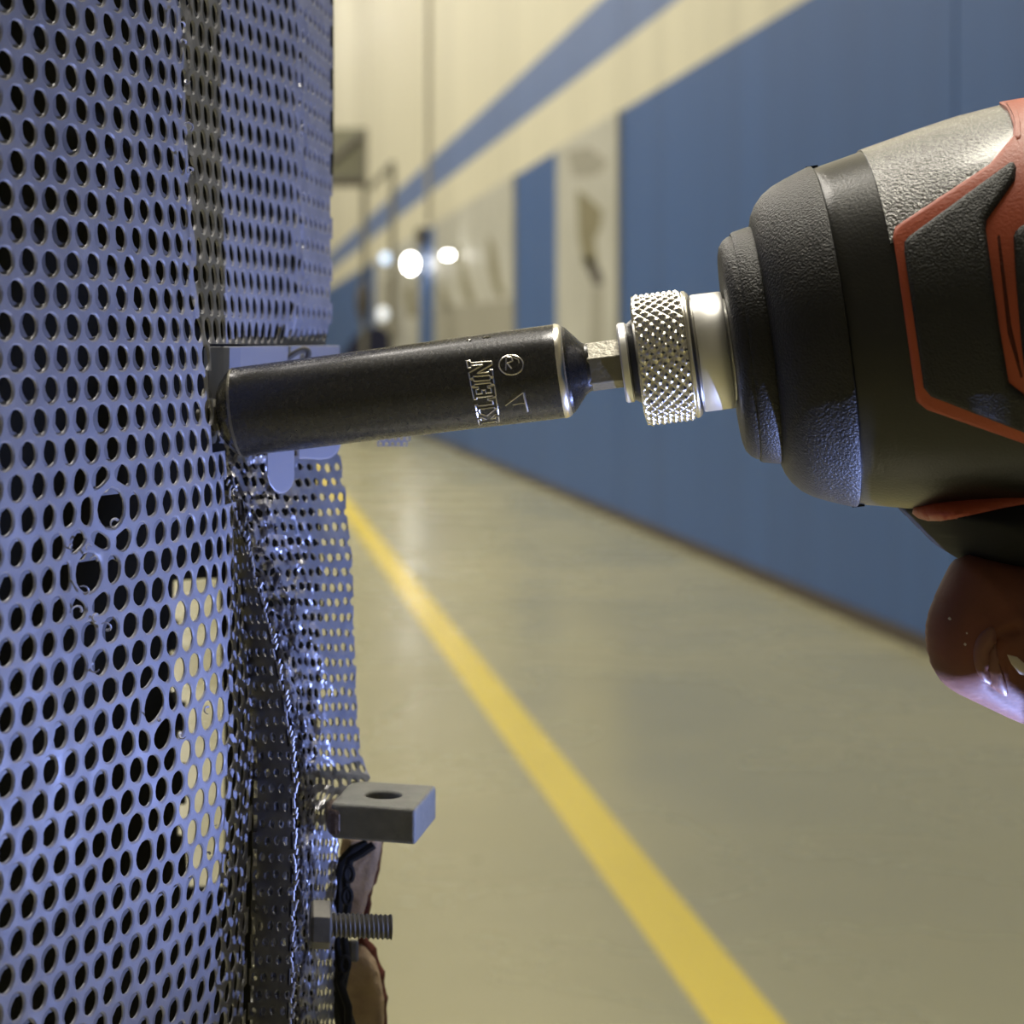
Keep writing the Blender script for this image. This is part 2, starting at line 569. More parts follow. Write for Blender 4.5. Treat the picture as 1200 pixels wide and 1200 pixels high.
# navy covered cart beyond the socket
ct = thing('covered_cart', (at(438, 0, 29).x, 29, 0), 'low cart under a dark navy cover in front of the far wall', 'cart')
prof = [(402, 450), (404, 425), (418, 402), (432, 388), (446, 386), (456, 396), (458, 420), (458, 450)]
pl = [at(x, y, 29) for x, y in prof]
V = [p for p in pl] + [p + Vector((0.0, 0.8, 0)) for p in pl]
n = len(pl)
F = [tuple(range(n)), tuple(range(n, 2 * n))[::-1]] + [(i, (i + 1) % n, n + (i + 1) % n, n + i) for i in range(n)]
bevel_mesh(mesh_obj('cover', V, F, 'navy', ct, smooth=False), 0.05, 3)
for dx in (408, 450):
    for dy in (29.1, 29.7):
        q = at(dx, 0, 29).x
        V, F = tube('l', [(q, dy, 0.0), (q, dy, at(0, 448, 29).z)], 0.03, 'black', n=8)
        mesh_obj('leg', V, F, 'black', ct)

# ------------------------------------------------------------------ perforated guard
D0 = 0.44
guard = thing('machine_guard', at(120, 1250, 0.50), 'battered grey perforated steel guard lit blue, left of the tool', 'guard')

TAB = [
    (-200, [-9, 20, 46.5, 71, 94, 116, 136.5, 155.5, 173, 189, 203, 214, 225, 236, 246.5, 257, 267.5, 278, 288.5, 299, 309.5, 320, 330.5, 340.5, 349.5, 356, 361.5, 367, 372, 377, 382, 387]),
    (60, [-8, 20, 47, 72, 95, 117, 138, 157, 175, 191, 205, 215.5, 226, 236.5, 247, 257, 267.5, 278, 288.5, 299, 309.5, 320, 330.5, 340, 348, 355, 361, 366.5, 372, 377, 382, 387]),
    (340, [-8, 20, 47, 73, 98, 121, 142, 162, 180, 197, 212, 225, 236, 247, 256, 264, 273, 281.5, 290.5, 299, 308, 316.5, 325, 334, 342, 350, 357, 363, 369, 375, 381, 387]),
    (430, [-8, 20, 48, 73, 97, 122, 144, 164, 183, 200, 215, 229, 243, 252, 260, 267]),
    (640, [-6, 20, 45, 68, 92, 118, 144, 167, 188, 206, 223, 239, 253, 264, 273, 281]),
    (960, [-6, 20, 46, 71, 95, 118, 140, 161, 181, 200, 219, 236, 252, 266, 278, 287, 295]),
    (1330, [-7, 20, 46, 71, 95, 117, 138, 158, 177, 195, 212, 228, 243, 256, 268, 278, 286]),
]
NS = 33
SG = np.arange(-1, -1 + NS)
tabv = []
for y, row in TAB:
    r = list(row)
    while len(r) < NS: r.append(r[-1] + (5.2 if len(row) > 20 else 7))
    tabv.append(r)
TY = np.array([y for y, _ in TAB], float)
TV = np.array(tabv, float)
DS = np.array([-3, 0, 3, 6, 9, 14, 16, 23, 30, 40], float)
DV = np.array([0.418, 0.44, 0.4615, 0.4845, 0.5065, 0.547, 0.562, 0.614, 0.668, 0.74])


def YL(t): return 40 + 38.0 * t


def A_px(s, t):
    yl = YL(t)
    out = np.zeros_like(s)
    cols = np.stack([np.interp(s, SG, TV[i], ) + np.where(s < -1, (s + 1) * 28.5, 0) for i in range(len(TY))])
    k = np.clip(np.searchsorted(TY, yl) - 1, 0, len(TY) - 2)
    f = np.clip((yl - TY[k]) / (TY[k + 1] - TY[k]), -0.3, 1.3)
    f = np.where((f > 0) & (f < 1), f * f * (3 - 2 * f) * 0.5 + f * 0.5, f)
    idx = np.arange(len(s))
    return cols[k, idx] * (1 - f) + cols[k + 1, idx] * f


def A_surface(s, t, push=0.0):
    s = np.asarray(s, float)
    t = np.asarray(t, float)
    px = A_px(s, t)
    D = np.interp(s, DS, DV)
    py = CY + (YL(t) - CY) * D0 / D
    low = np.clip((YL(t) - 560) / 250, 0, 1)
    d = D + 0.0012 * vnoise(s * 0.35, t * 0.3, 3) + 0.0006 * vnoise(s * 0.9, t * 0.8, 5) * (0.4 + low)
    edge = np.clip((s - 11) / 3, 0, 1) * low
    d = d + 0.0022 * edge * vnoise(s * 1.7, t * 0.9, 11)
    # dents in the lower sheet
    d = d + 0.004 * np.exp(-(((px - 120) / 60) ** 2 + ((py - 660) / 90) ** 2))
    d = d - 0.003 * np.exp(-(((px - 190) / 70) ** 2 + ((py - 850) / 120) ** 2))
    # ragged ridge lines near the top right folds
    top = np.clip((CY - YL(t)) / 60, 0, 1)
    d = d + top * 0.0026 * np.exp(-((s - 10.3) / 0.6) ** 2) * vnoise(s * 3, t * 2.2, 21)
    d = d + top * 0.0034 * np.exp(-((s - 24.0) / 0.8) ** 2) * vnoise(s * 2, t * 1.4, 23)
    d = d + push
    return np.stack([(px - CX) / FPX * d, d, CAMZ + (CY - py) / FPX * d], axis=1)


def proj(p):
    return CX + FPX * p[:, 0] / p[:, 1], CY - FPX * (p[:, 2] - CAMZ) / p[:, 1]


cellsA = []
for t in range(-9, 40):
    st = 0.0 if t % 2 == 0 else -0.5
    for k in range(-2, 32):
        s = k + st
        yl = YL(t)
        if t <= 9:
            smax = 30.2
        elif yl < 560: smax = 11.2
        elif yl < 640: smax = 12.4
        elif yl < 760: smax = 13.3
        else: smax = 15.2
        if s > smax or s < -2.2: continue
        cellsA.append((s, t, 1.0))
cellsA = np.array(cellsA)
pc = A_surface(cellsA[:, 0], cellsA[:, 1])
cpx, cpy = proj(pc)
ok = (cpy > -60) & (cpy < 1290)
cellsA, cpx, cpy = cellsA[ok], cpx[ok], cpy[ok]
warps = []
for (x, y, amp) in ((130, 603, 0.8), (104, 680, 0.75), (182, 830, 0.7), (197, 845, 0.2), (162, 998, 0.35), (188, 862, 0.3),
                    (120, 500, 0.2), (208, 985, 0.2), (168, 962, 0.25), (242, 828, 0.35), (84, 168, 0.2), (350, 98, 0.5), (353, 152, 0.6),
                    (72, 283, 0.15), (180, 290, 0.15), (238, 688, 0.25)):
    i = int(np.argmin((cpx - x) ** 2 + (cpy - y) ** 2))
    warps.append((cellsA[i, 0], cellsA[i, 1], amp, 0.75))
# clogged, half closed holes at the two creases
for i in range(len(cellsA)):
    s, t = cellsA[i, 0], cellsA[i, 1]
    if t <= 8 and 9.9 < s < 11.4: cellsA[i, 2] = 0.62 + 0.3 * random.random()
    if t <= 9 and 23.2 < s < 25: cellsA[i, 2] = 0.45 + 0.4 * random.random()
    if t <= 9 and s >= 25: cellsA[i, 2] = 0.7
    if t > 18 and s > 12.6: cellsA[i, 2] = 0.9
sheetA = perforate('perforated_sheet', A_surface, cellsA, 0.375, 0.43, 0.0007, 'sheet', guard, rag=0.03, warp=warps, chamfer=0.45,
                   label='outer perforated sheet with round holes')

# second perforated layer a few millimetres behind
cellsB = []
for t in range(-9, 38):
    st = 0.0 if t % 2 == 0 else -0.5
    for k in range(-2, 30):
        s = k + st
        if t <= 8: smax = 27
        elif YL(t) < 640: smax = 10.0
        else: smax = 11.0
        if s > smax: continue
        p = A_surface(np.array([s]), np.array([t * 1.0]), 0.004)
        x, y = proj(p)
        if y[0] < -60 or y[0] > 1290: continue
        if x[0] > 150 - (y[0] - 600) * 0.1 and 640 < y[0] < 1040: continue
        if min(math.hypot(x[0] - a_, y[0] - b_) for a_, b_ in ((130, 603), (104, 680), (182, 830))) < 26: continue
        cellsB.append((s, t, 1.0))


def B_surface(s, t):
    t = np.asarray(t, float)
    k = np.clip((t - 12) / 4, 0, 1)
    return A_surface(s + 0.11 - 0.03 * k, t - 0.11 + 0.22 * k, 0.0014)


perforate('inner_perforated_sheet', B_surface, cellsB, 0.385, 0.44, 0.0005, 'sheetin', guard, rag=0.07,
          label='darker second perforated layer')

# black liner added as shade behind the holes, with a bite for the floor
LV, LF = [], []
gx = np.arange(-160, 396, 9.0)
gy = np.arange(-90, 1300, 12.0)
idx = {}
for j, y in enumerate(gy):
    for i, x in enumerate(gx):
        xx = min(x, 381)
        d = 0.70 + 0.006 * math.sin(x * 0.03 + y * 0.011)
        idx[(i, j)] = len(LV)
        LV.append(at(xx, y, d))
for j in range(len(gy) - 1):
    for i in range(len(gx) - 1):
        x, y = gx[i] + 4, gy[j] + 6
        lo_x = (203 if y < 820 else 214) + 3 * math.sin(y * 0.07)
        if lo_x < x < 263 and 682 < y < 1040: continue
        if x > 372 and y > 400: continue
        LF.append((idx[(i, j)], idx[(i + 1, j)], idx[(i + 1, j + 1)], idx[(i, j + 1)]))
backing = mesh_obj('shade_backing', LV, LF, 'backing', guard)
backing['label'] = 'black liner behind the holes'
sm = backing.modifiers.new('thick', 'SOLIDIFY')
sm.thickness = 0.003


# folded strip: comes back toward the viewer from the crease to the corner edge
def grid_surface(rows, noise_fn=None):
    """rows: [(v, [(px, py, depth), ...across])] -> f(u in 0..1, v)"""
    vs = np.array([r[0] for r in rows], float)
    G = np.array([r[1] for r in rows], float)          # R x C x 3
    C = G.shape[1]

    def f(u, v):
        u = np.asarray(u, float)
        v = np.asarray(v, float)
        k = np.clip(np.searchsorted(vs, v) - 1, 0, len(vs) - 2)
        a = (v - vs[k]) / (vs[k + 1] - vs[k])
        uu = u * (C - 1)
        c = np.clip(np.floor(uu).astype(int), 0, C - 2)
        b = uu - c
        g = (G[k, c] * (1 - b)[:, None] + G[k, c + 1] * b[:, None]) * (1 - a)[:, None] + \
            (G[k + 1, c] * (1 - b)[:, None] + G[k + 1, c + 1] * b[:, None]) * a[:, None]
        if noise_fn is not None: g = g + noise_fn(u, v)
        d = g[:, 2]
        return np.stack([(g[:, 0] - CX) / FPX * d, d, CAMZ + (CY - g[:, 1]) / FPX * d], axis=1)
    return f


ES = grid_surface([
    (560, [(256, 560, .545), (262, 560, .541)]),
    (640, [(268, 640, .549), (290, 640, .538)]),
    (740, [(283, 740, .552), (317, 740, .534)]),
    (820, [(292, 820, .554), (334, 820, .531)]),
    (900, [(297, 900, .555), (345, 900, .529)]),
    (1000, [(296, 1000, .555), (346, 1000, .528)]),
    (1100, [(294, 1100, .555), (343, 1100, .527)]),
    (1290, [(288, 1290, .555), (339, 1290, .527)])])
cellsE = []
for r in range(0, 36):
    v = 585 + r * 20
    for k in range(0, 4):
        cellsE.append((k + (0.5 if r % 2 else 0.0), r, 1.0))


def E_surface(s, t):
    return ES((np.asarray(s) + 0.45) / 4.4, 585 + np.asarray(t) * 20.0)


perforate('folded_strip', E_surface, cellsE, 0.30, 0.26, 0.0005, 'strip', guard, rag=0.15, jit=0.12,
          label='folded strip with small holes, shade in its colour')


# crumpled flap with small holes to the right of the corner
def crumple(u, v):
    k = np.clip(1.25 - (u - 0.10) / 0.50, 0.10, 1.0)
    k = np.where(v < 545, k * 0.5, k)
    k = k * np.clip(1.35 - (v - 640) / 900, 0.55, 1.2)
    n1 = vnoise(u * 16, v / 13.0, 31)
    n2 = vnoise(u * 30 + 5, v / 7.0, 33)
    n3 = vnoise(u * 5, v / 50.0, 35)
    dz = k * (0.0034 * n1 + 0.0020 * n2) + 0.003 * n3 * (0.6 + k)
    dx = k * (1.4 * vnoise(u * 14, v / 12.0, 41)) * np.clip(u * 8, 0, 1)
    dy = k * (3.0 * vnoise(u * 14, v / 12.0, 43))
    dx = dx + np.clip((u - 0.85) / 0.15, 0, 1) * 1.2 * vnoise(u * 0, v / 9.0, 47)
    return np.stack([dx, dy, dz], axis=1)


FS = grid_surface([
    (505, [(256, 505, .552), (300, 505, .566), (350, 505, .584), (397, 505, .606)]),
    (545, [(264, 545, .554), (306, 545, .566), (354, 545, .582), (401, 545, .606)]),
    (600, [(276, 600, .558), (318, 600, .566), (362, 600, .581), (408, 600, .604)]),
    (660, [(290, 660, .560), (330, 660, .567), (370, 660, .580), (413, 660, .602)]),
    (740, [(312, 740, .562), (341, 740, .567), (378, 740, .579), (415, 740, .600)]),
    (820, [(328, 820, .563), (352, 820, .567), (384, 820, .577), (419, 820, .597)]),
    (880, [(336, 880, .563), (357, 880, .567), (388, 880, .576), (422, 880, .593)]),
    (922, [(339, 922, .563), (361, 922, .566), (392, 922, .574), (438, 922, .588)]),
    (950, [(339, 950, .562), (358, 950, .564), (378, 950, .568), (400, 950, .576)]),
    (1040, [(338, 1040, .561), (355, 1040, .563), (375, 1040, .567), (394, 1040, .574)]),
    (1290, [(333, 1290, .560), (350, 1290, .562), (369, 1290, .566), (390, 1290, .572)])], crumple)
cellsF = []
for r in range(0, 43):
    for k in range(0, 13):
        cellsF.append((k + (0.5 if r % 2 else 0.0), r, 1.0 + 0.15 * (random.random() - .5)))


def F_surface(s, t):
    return FS((np.clip(np.asarray(s), -0.5, 12.45) + 0.5) / 13.0, 512 + np.asarray(t) * 17.6)


perforate('crumpled_flap', F_surface, cellsF, 0.36, 0.285, 0.0006, 'flap', guard, rag=0.14, jit=0.12,
          label='crumpled flap with small punched holes')

# bright strip added behind the folded strip for lit specks in its holes
LS = grid_surface([
    (580, [(266, 580, .554), (276, 580, .552), (284, 580, .550)]),
    (740, [(285, 740, .559), (298, 740, .556), (312, 740, .553)]),
    (900, [(298, 900, .561), (320, 900, .557), (338, 900, .553)]),
    (1290, [(292, 1290, .561), (314, 1290, .557), (332, 1290, .552)])],
    lambda u, v: np.stack([0 * u, 0 * u, 0.003 * vnoise(u * 12, v / 8.0, 51) + 0.002 * vnoise(u * 20, v / 5.0, 53)], axis=1))
us = np.linspace(0, 1, 26)
vs_ = np.linspace(585, 1285, 150)
UU, VV = np.meshgrid(us, vs_)
Vt = LS(UU.ravel(), VV.ravel())
Ft = [(j * 26 + i, j * 26 + i + 1, (j + 1) * 26 + i + 1, (j + 1) * 26 + i) for j in range(149) for i in range(25)]
mesh_obj('bright_backing', Vt, Ft, 'foil', guard, smooth=False)

# ragged fringe of punched scraps along the corner edge
fr_geo = []
for i in range(120):
    v = 560 + i * 6.0
    p = Vector(ES(np.array([1.0]), np.array([v]))[0].tolist())
    a = random.uniform(-.0006, .0012)
    fr_geo.append(tube('e', [p + Vector((a, -0.0005, 0.0009)), p + Vector((a * 0.4, -0.0007, -0.0006))], 0.0003, 'foil', n=4))
V, F = join(fr_geo)
e_ = mesh_obj('frayed_edge', V, F, 'plate', guard)
e_['kind'] = 'stuff'
# curled metal splinters in the sheet
sp = []
for (x, y, d) in ((136, 612, .478), (105, 640, .468), (112, 655, .470), (99, 692, .467), (92, 715, .466), (113, 722, .470), (125, 735, .473),
                  (186, 842, .49), (213, 860, .50), (243, 830, .522), (84, 640, .465), (214, 30, .508), (216, 50, .508), (219, 96, .508),
                  (222, 150, .508), (224, 200, .51), (353, 100, .60), (357, 150, .60), (352, 158, .60), (356, 290, .61), (360, 330, .61),
                  (276, 575, .52), (262, 560, .535), (355, 230, .60), (110, 780, .47), (244, 1000, .53), (250, 960, .53), (270, 1010, .54)):
    p = at(x, y, d - 0.003)
    pts = []
    r0 = random.uniform(.0006, .0013)
    a0 = random.uniform(0, 6.28)
    for k in range(8):
        a = a0 + k * 0.55
        pts.append(p + Vector((math.cos(a) * r0 * (0.5 + k * .1), -0.0004 * k, math.sin(a) * r0 * (0.5 + k * .1))))
    sp.append(tube('s', pts, [0.00032 * (1 - k / 9) + .00006 for k in range(8)], 'foil', n=5))
V, F = join(sp)
s_ = mesh_obj('metal_splinters', V, F, 'plate', guard)
s_['kind'] = 'stuff'

# ------------------------------------------------------------------ mounting plate behind the socket
mp = thing('mounting_plate', at(320, 545, .57), 'smooth lavender lit steel plate behind the black socket', 'plate')


def strip(name, pts_top, pts_bot, thick, material, parent):
    """a plate standing across the picture: two lists of (px,py,depth)"""
    n = len(pts_top)
    V = [at(*p) for p in pts_top] + [at(*p) for p in pts_bot]
    V += [v + Vector((0, thick, 0)) for v in V]
    F = []
    for i in range(n - 1):
        F += [(i, n + i, n + i + 1, i + 1), (2 * n + i, 2 * n + i + 1, 3 * n + i + 1, 3 * n + i),
              (i, i + 1, 2 * n + i + 1, 2 * n + i), (n + i, 3 * n + i, 3 * n + i + 1, n + i + 1)]
    F += [(0, 2 * n, 3 * n, n), (n - 1, 2 * n - 1, 4 * n - 1, 3 * n - 1)]
    o = mesh_obj(name, V, F, material, parent, smooth=False)
    return bevel_mesh(o, 0.0004, 2)


strip('flat_plate', [(244, 406, .538), (262, 406, .543), (282, 406, .551), (300, 405.5, .565), (350, 405, .615), (398, 405, .662)],
      [(244, 500, .538), (262, 500, .543), (282, 500, .551), (300, 505, .565), (350, 505, .615), (398, 505, .662)], 0.0025, 'plate', mp)
strip('plate_flange', [(239, 408, .534), (245, 406, .5395)], [(239, 500, .534), (245, 500, .5395)], 0.001, 'plate', mp)
# long loop
lp = []
for k in range(40):
    a = 2 * math.pi * k / 40
    u, v = math.cos(a), math.sin(a)
    x = 343 + 21 * u * 0.85 + 5 * v
    y = 428 - 22 * u * 0.75 + 8 * v
    lp.append(at(x, y, .602))
V, F = tube('l', lp, 0.0009, 'bolt', n=8, closed=True)
o = mesh_obj('wire_loop', V, F, 'bolt', mp)
o['label'] = 'dull oval wire loop'
# rounded tongue below the socket
tg = [(313, 505), (345, 505), (345, 560), (342, 570), (336, 577), (329, 579), (322, 576), (316, 568), (313, 558)]
V = [at(x, y, .549 + (x - 313) * .0003) for x, y in tg]
V += [v + Vector((0, .003, 0)) for v in V]
n = len(tg)
F = [tuple(range(n))[::-1], tuple(range(n, 2 * n))] + [(i, (i + 1) % n, n + (i + 1) % n, n + i) for i in range(n)]
bevel_mesh(mesh_obj('tongue', V, F, 'plate', mp, smooth=False), .0005, 2)
tg = [(350, 505), (402, 505), (400, 520), (396, 530), (388, 537), (376, 539), (362, 538), (350, 538)]
V = [at(x, y, .575 + (x - 350) * .0003) for x, y in tg]
V += [v + Vector((0, .003, 0)) for v in V]
n = len(tg)
F = [tuple(range(n))[::-1], tuple(range(n, 2 * n))] + [(i, (i + 1) % n, n + (i + 1) % n, n + i) for i in range(n)]
bevel_mesh(mesh_obj('rounded_lug', V, F, 'plate', mp, smooth=False), .0005, 2)
# scrap visible under the socket
sc_ = thing('torn_scrap', at(462, 522, .60), 'small jagged scrap of perforated steel peeping out under the socket', 'scrap')


def SC(s, t):
    s = np.asarray(s, float)
    t = np.asarray(t, float)
    d = .60 + 0 * s
    return np.stack([(446 + s * 7 - CX) / FPX * d, d, CAMZ + (CY - (508 + t * 6)) / FPX * d], axis=1)


perforate('perforated_strip', SC, [(k + (0.5 if r % 2 else 0), r, 1.0) for r in range(0, 3) for k in range(0, 5)], .33, .36, .0008, 'plate', sc_)

# ------------------------------------------------------------------ tool axis frame
AX0, AX1 = at(278, 483, 0.533), at(851, 410, 0.508)
AXD = (AX1 - AX0).normalized()
E2 = AXD.cross(Vector((0, 0, 1))).normalized()
if E2.y > 0: E2 = -E2          # toward the camera
E1 = E2.cross(AXD).normalized()
if E1.z < 0: E1 = -E1          # up


def axis_pt(px):
    q = (px - CX) / FPX
    dx, dy = AX1.x - AX0.x, AX1.y - AX0.y
    t = (q * AX0.y - AX0.x) / (dx - q * dy)
    return AX0 + (AX1 - AX0) * t


def lathe(profile, n=96, cap=True, ang0=0.0, ang1=2 * math.pi, rfun=None, extra=0.0):
    """profile: [(px on axis, radius in px)]"""
    V, F = [], []
    full = abs(ang1 - ang0 - 2 * math.pi) < 1e-6
    na = n if full else n + 1
    for (px, R) in profile:
        c = axis_pt(px)
        r = R * c.y / FPX + extra
        for k in range(na):
            th = ang0 + (ang1 - ang0) * k / n
            rr = r if rfun is None else r + rfun(px, th)
            V.append(c + (E1 * math.cos(th) + E2 * math.sin(th)) * rr)
    m = len(profile)
    for i in range(m - 1):
        for k in range(na if full else n):
            k2 = (k + 1) % na
            F.append((i * na + k, i * na + k2, (i + 1) * na + k2, (i + 1) * na + k))
    if cap and full:
        F.append(tuple(range(na))[::-1])
        F.append(tuple((m - 1) * na + k for k in range(na)))
    return V, F


# ------------------------------------------------------------------ impact socket
sock = thing('impact_socket', axis_pt(470), 'long black impact socket engraved KLEIN held against the perforated guard', 'socket')
V, F = lathe([(278, 22), (262, 24), (259, 27), (260, 31), (264, 38), (271, 46), (276, 50.8), (278.5, 52), (281, 52.4), (400, 53), (520, 54), (640, 55.2),
              (656, 55.4), (661, 54.4), (664, 52), (668, 50), (679, 37), (684, 31), (688, 28.5)], 128, cap=False)
bar_o = mesh_obj('barrel', V, F, 'oxide', sock, angle=22)
barrel_bvh = BVHTree.FromPolygons([Vector(v) for v in V], F)
V, F = lathe([(277, 51.6), (278.4, 52.2), (279.6, 52.6), (280.4, 52.5)], 128, cap=False)  # shine line of the socket's front edge, put in as a paler rim
mesh_obj('front_rim', V, F, 'hexsteel', sock)['label'] = 'thin pale rim for the edge shine at the mouth of the socket'
V, F = lathe([(278, 22), (320, 22), (320, 1)], 6, cap=False)
mesh_obj('hex_bore', V, F, 'black', sock, smooth=False)
V, F = lathe([(655.5, 55.7), (660.5, 55.3), (663.5, 53.2), (665, 51.6)], 128, cap=False)  # bright steel ring around the back end
o = mesh_obj('back_rim', V, F, 'oxidebright', sock)
o['label'] = 'bright rim at the back of the socket'
V, F = lathe([(684, 29), (689, 28.2), (692, 27), (692, 20)], 64, cap=True)
mesh_obj('neck', V, F, 'oxide', sock)
a6 = math.radians(12)
V, F = lathe([(688, 28.5), (692, 29.5), (748, 29.5)], 6, ang0=a6, ang1=a6 + 2 * math.pi)
bevel_mesh(mesh_obj('hex_shank', V, F, 'hexsteel', sock, smooth=False), 0.0003, 2)


def ray(bvh, px, py):
    o = Vector((0, 0, CAMZ))
    d = (at(px, py, 1.0) - o).normalized()
    loc, nrm, i, dist = bvh.ray_cast(o, d)
    if loc is None: return None, None
    if nrm.dot(d) > 0: nrm = -nrm
    return loc, nrm


def stroke(pts, closed, r=0.00022, step=1.6):
    out = []
    pp = pts + [pts[0]] if closed else pts
    for a, b in zip(pp[:-1], pp[1:]):
        L = math.hypot(b[0] - a[0], b[1] - a[1])
        m = max(1, int(L / step))
        for k in range(m):
            out.append((a[0] + (b[0] - a[0]) * k / m, a[1] + (b[1] - a[1]) * k / m))
    if not closed: out.append(pp[-1])
    P3 = []
    for x, y in out:
        l, nn = ray(barrel_bvh, x, y)
        if l is not None: P3.append(l + nn * 0.00003)
    return tube('s', P3, r, 'x', n=6, closed=closed)


LET = {
    'K': [(0, 0), (.45, 0), (.45, .14), (.36, .16), (.36, .38), (.62, .14), (.6, 0), (1, 0), (1, .14), (.62, .55), (.86, .84), (1, .86), (1, 1),
          (.58, 1), (.58, .86), (.36, .6), (.36, .86), (.45, .88), (.45, 1), (0, 1), (0, .88), (.1, .86), (.1, .14), (0, .12)],
    'L': [(0, 0), (1, 0), (1, .38), (.86, .38), (.76, .18), (.45, .18), (.45, .86), (.58, .88), (.58, 1), (0, 1), (0, .88), (.14, .86), (.14, .14), (0, .12)],
    'E': [(0, 0), (1, 0), (1, .3), (.86, .3), (.8, .17), (.42, .17), (.42, .42), (.7, .42), (.7, .58), (.42, .58), (.42, .83), (.8, .83), (.86, .7),
          (1, .7), (1, 1), (0, 1), (0, .88), (.12, .86), (.12, .14), (0, .12)],
    'I': [(0, 0), (1, 0), (1, .13), (.72, .16), (.72, .84), (1, .87), (1, 1), (0, 1), (0, .87), (.28, .84), (.28, .16), (0, .13)],
    'N': [(0, 0), (.4, 0), (.4, .13), (.27, .16), (.27, .66), (.7, 0), (.88, 0), (.88, .84), (1, .87), (1, 1), (.6, 1), (.6, .87), (.72, .84),
          (.72, .36), (.32, 1), (0, 1), (0, .87), (.1, .84), (.1, .16), (0, .13)]}


def cr(x, y): return (530 + x / 7.06, 370 + y / 7.06)


gl = []
for ch, u0, u1 in (('K', 0.0, .2), ('L', .215, .385), ('E', .40, .58), ('I', .60, .70), ('N', .72, .99)):
    pts = []
    for (a, b) in LET[ch]:
        u = u0 + (u1 - u0) * a
        bx, by = 388 + (322 - 388) * u, 876 + (358 - 876) * u      # baseline, right side
        tx, ty = 222 + (118 - 222) * u, 903 + (372 - 903) * u      # letter tops, left side
        pts.append(cr(bx + (tx - bx) * b, by + (ty - by) * b))
    gl.append(stroke(pts, True, 0.00024))
V, F = join(gl)
o = mesh_obj('engraved_lettering', V, F, 'oxidebright', sock)  # stamped outlines drawn bright to carry their glints
o['label'] = 'stamped outlined letters KLEIN'
gl = [stroke([cr(488 + 100 * math.cos(a), 408 + 80 * math.sin(a)) for a in np.linspace(0, 2 * math.pi, 30)[:-1]], True, .00022)]
gl.append(stroke([cr(445, 455), cr(448, 340), cr(490, 345), cr(500, 375), cr(455, 395), cr(492, 440)], False, .00024))
gl.append(stroke([cr(505, 345), cr(545, 360), cr(555, 395)], False, .0002))
V, F = join(gl)
o = mesh_obj('registered_mark', V, F, 'oxidebright', sock)
o['label'] = 'stamped letter R in a circle'
V, F = join([stroke([cr(440, 742), cr(590, 632)], False, .00024), stroke([cr(590, 632), cr(600, 690), cr(622, 790)], False, .0003),
             stroke([cr(500, 738), cr(575, 722), cr(608, 725)], False, .00016)])
o = mesh_obj('stamped_mark', V, F, 'oxidebright', sock)
o['label'] = 'stamped mark like a slanted letter A'
V, F = join([stroke([cr(118, 208), cr(140, 200), cr(150, 208)], False, .0003), stroke([cr(255, 188), cr(272, 182), cr(320, 175)], False, .0003)])
mesh_obj('lettering_glints', V, F, 'oxidebright', sock)  # two glints of letters over the top, put in as bright strokes

# the hex nut and washer that the socket sits on
nut = thing('hex_nut', axis_pt(252), 'dark hex nut with washer at the mouth of the socket', 'nut')
V, F = lathe([(247, 19), (268, 19)], 6)
bevel_mesh(mesh_obj('nut_body', V, F, 'bolt', nut, smooth=False), .0004, 2)
V, F = lathe([(243.5, 33), (247, 33)], 48)
mesh_obj('washer', V, F, 'bolt', nut, angle=30)
o = mesh_obj('bolt_end', *lathe([(232, 9), (290, 9)], 24), 'bolt', nut, angle=30)

# ------------------------------------------------------------------ impact driver
drv = thing('impact_driver', axis_pt(1000), 'black and red cordless impact driver at the right, seen from its side', 'impact driver')
V, F = lathe([(728, 40), (728, 45), (730, 47), (737, 47), (739, 45), (739, 43), (750, 43)], 96)
mesh_obj('front_ring', V, F, 'chrome', drv)
V, F = lathe([(738, 44), (747, 50), (752, 60), (752, 30)], 64)
mesh_obj('ring_gap', V, F, 'case', drv)
NK = 36


def knurl(px, th):
    edge = min(1.0, max(0.0, (px - 749) / 3), max(0.0, (805 - px) / 2))
    u = th / (2 * math.pi) * NK
    v = (px - 749) / 13.0
    a, b = (u * 1.0 + v) % 1.0, (u * 1.0 - v) % 1.0
    ta, tb = 1 - abs(2 * a - 1), 1 - abs(2 * b - 1)
    return 0.0009 * edge * (min(ta, tb) - 0.35)


prof = [(746, 40), (746.5, 62), (748, 70), (749, 73)] + [(749 + k * 56 / 44.0, 75.5) for k in range(45)] + [(806, 73), (808, 75), (811, 74.5), (816, 70), (817, 66)]
V, F = lathe(prof, NK * 9, rfun=knurl)
mesh_obj('knurled_collar', V, F, 'knurl', drv, angle=60)['label'] = 'knurled silver chuck collar'
V, F = lathe([(816.5, 60), (817, 68), (818.5, 69), (851, 69), (853, 68), (853, 50)], 128)
mesh_obj('chrome_sleeve', V, F, 'chrome', drv)['label'] = 'smooth satin silver sleeve'
V, F = lathe([(852, 60), (856, 60), (857, 62), (859, 62), (870, 62)], 96)
mesh_obj('sleeve_shoulder', V, F, 'chrome', drv)
V, F = lathe([(856, 55), (856, 112), (858, 120), (863, 127), (869, 131), (876, 132), (876, 120)], 128)
mesh_obj('nose_ring', V, F, 'boot', drv)
V, F = lathe([(872, 100), (873, 134), (876, 136), (895, 140), (899, 139), (901, 120)], 128)
mesh_obj('nose_ring', V, F, 'boot', drv)['label'] = 'wider rear step of the black nose ring'
nose_prof = [(896, 120), (897, 142), (900, 153), (906, 164), (916, 175), (928, 183), (944, 190), (960, 196), (972, 200.5), (975, 200.5), (976, 196)]


def wavy(px, th):
    return 0.0


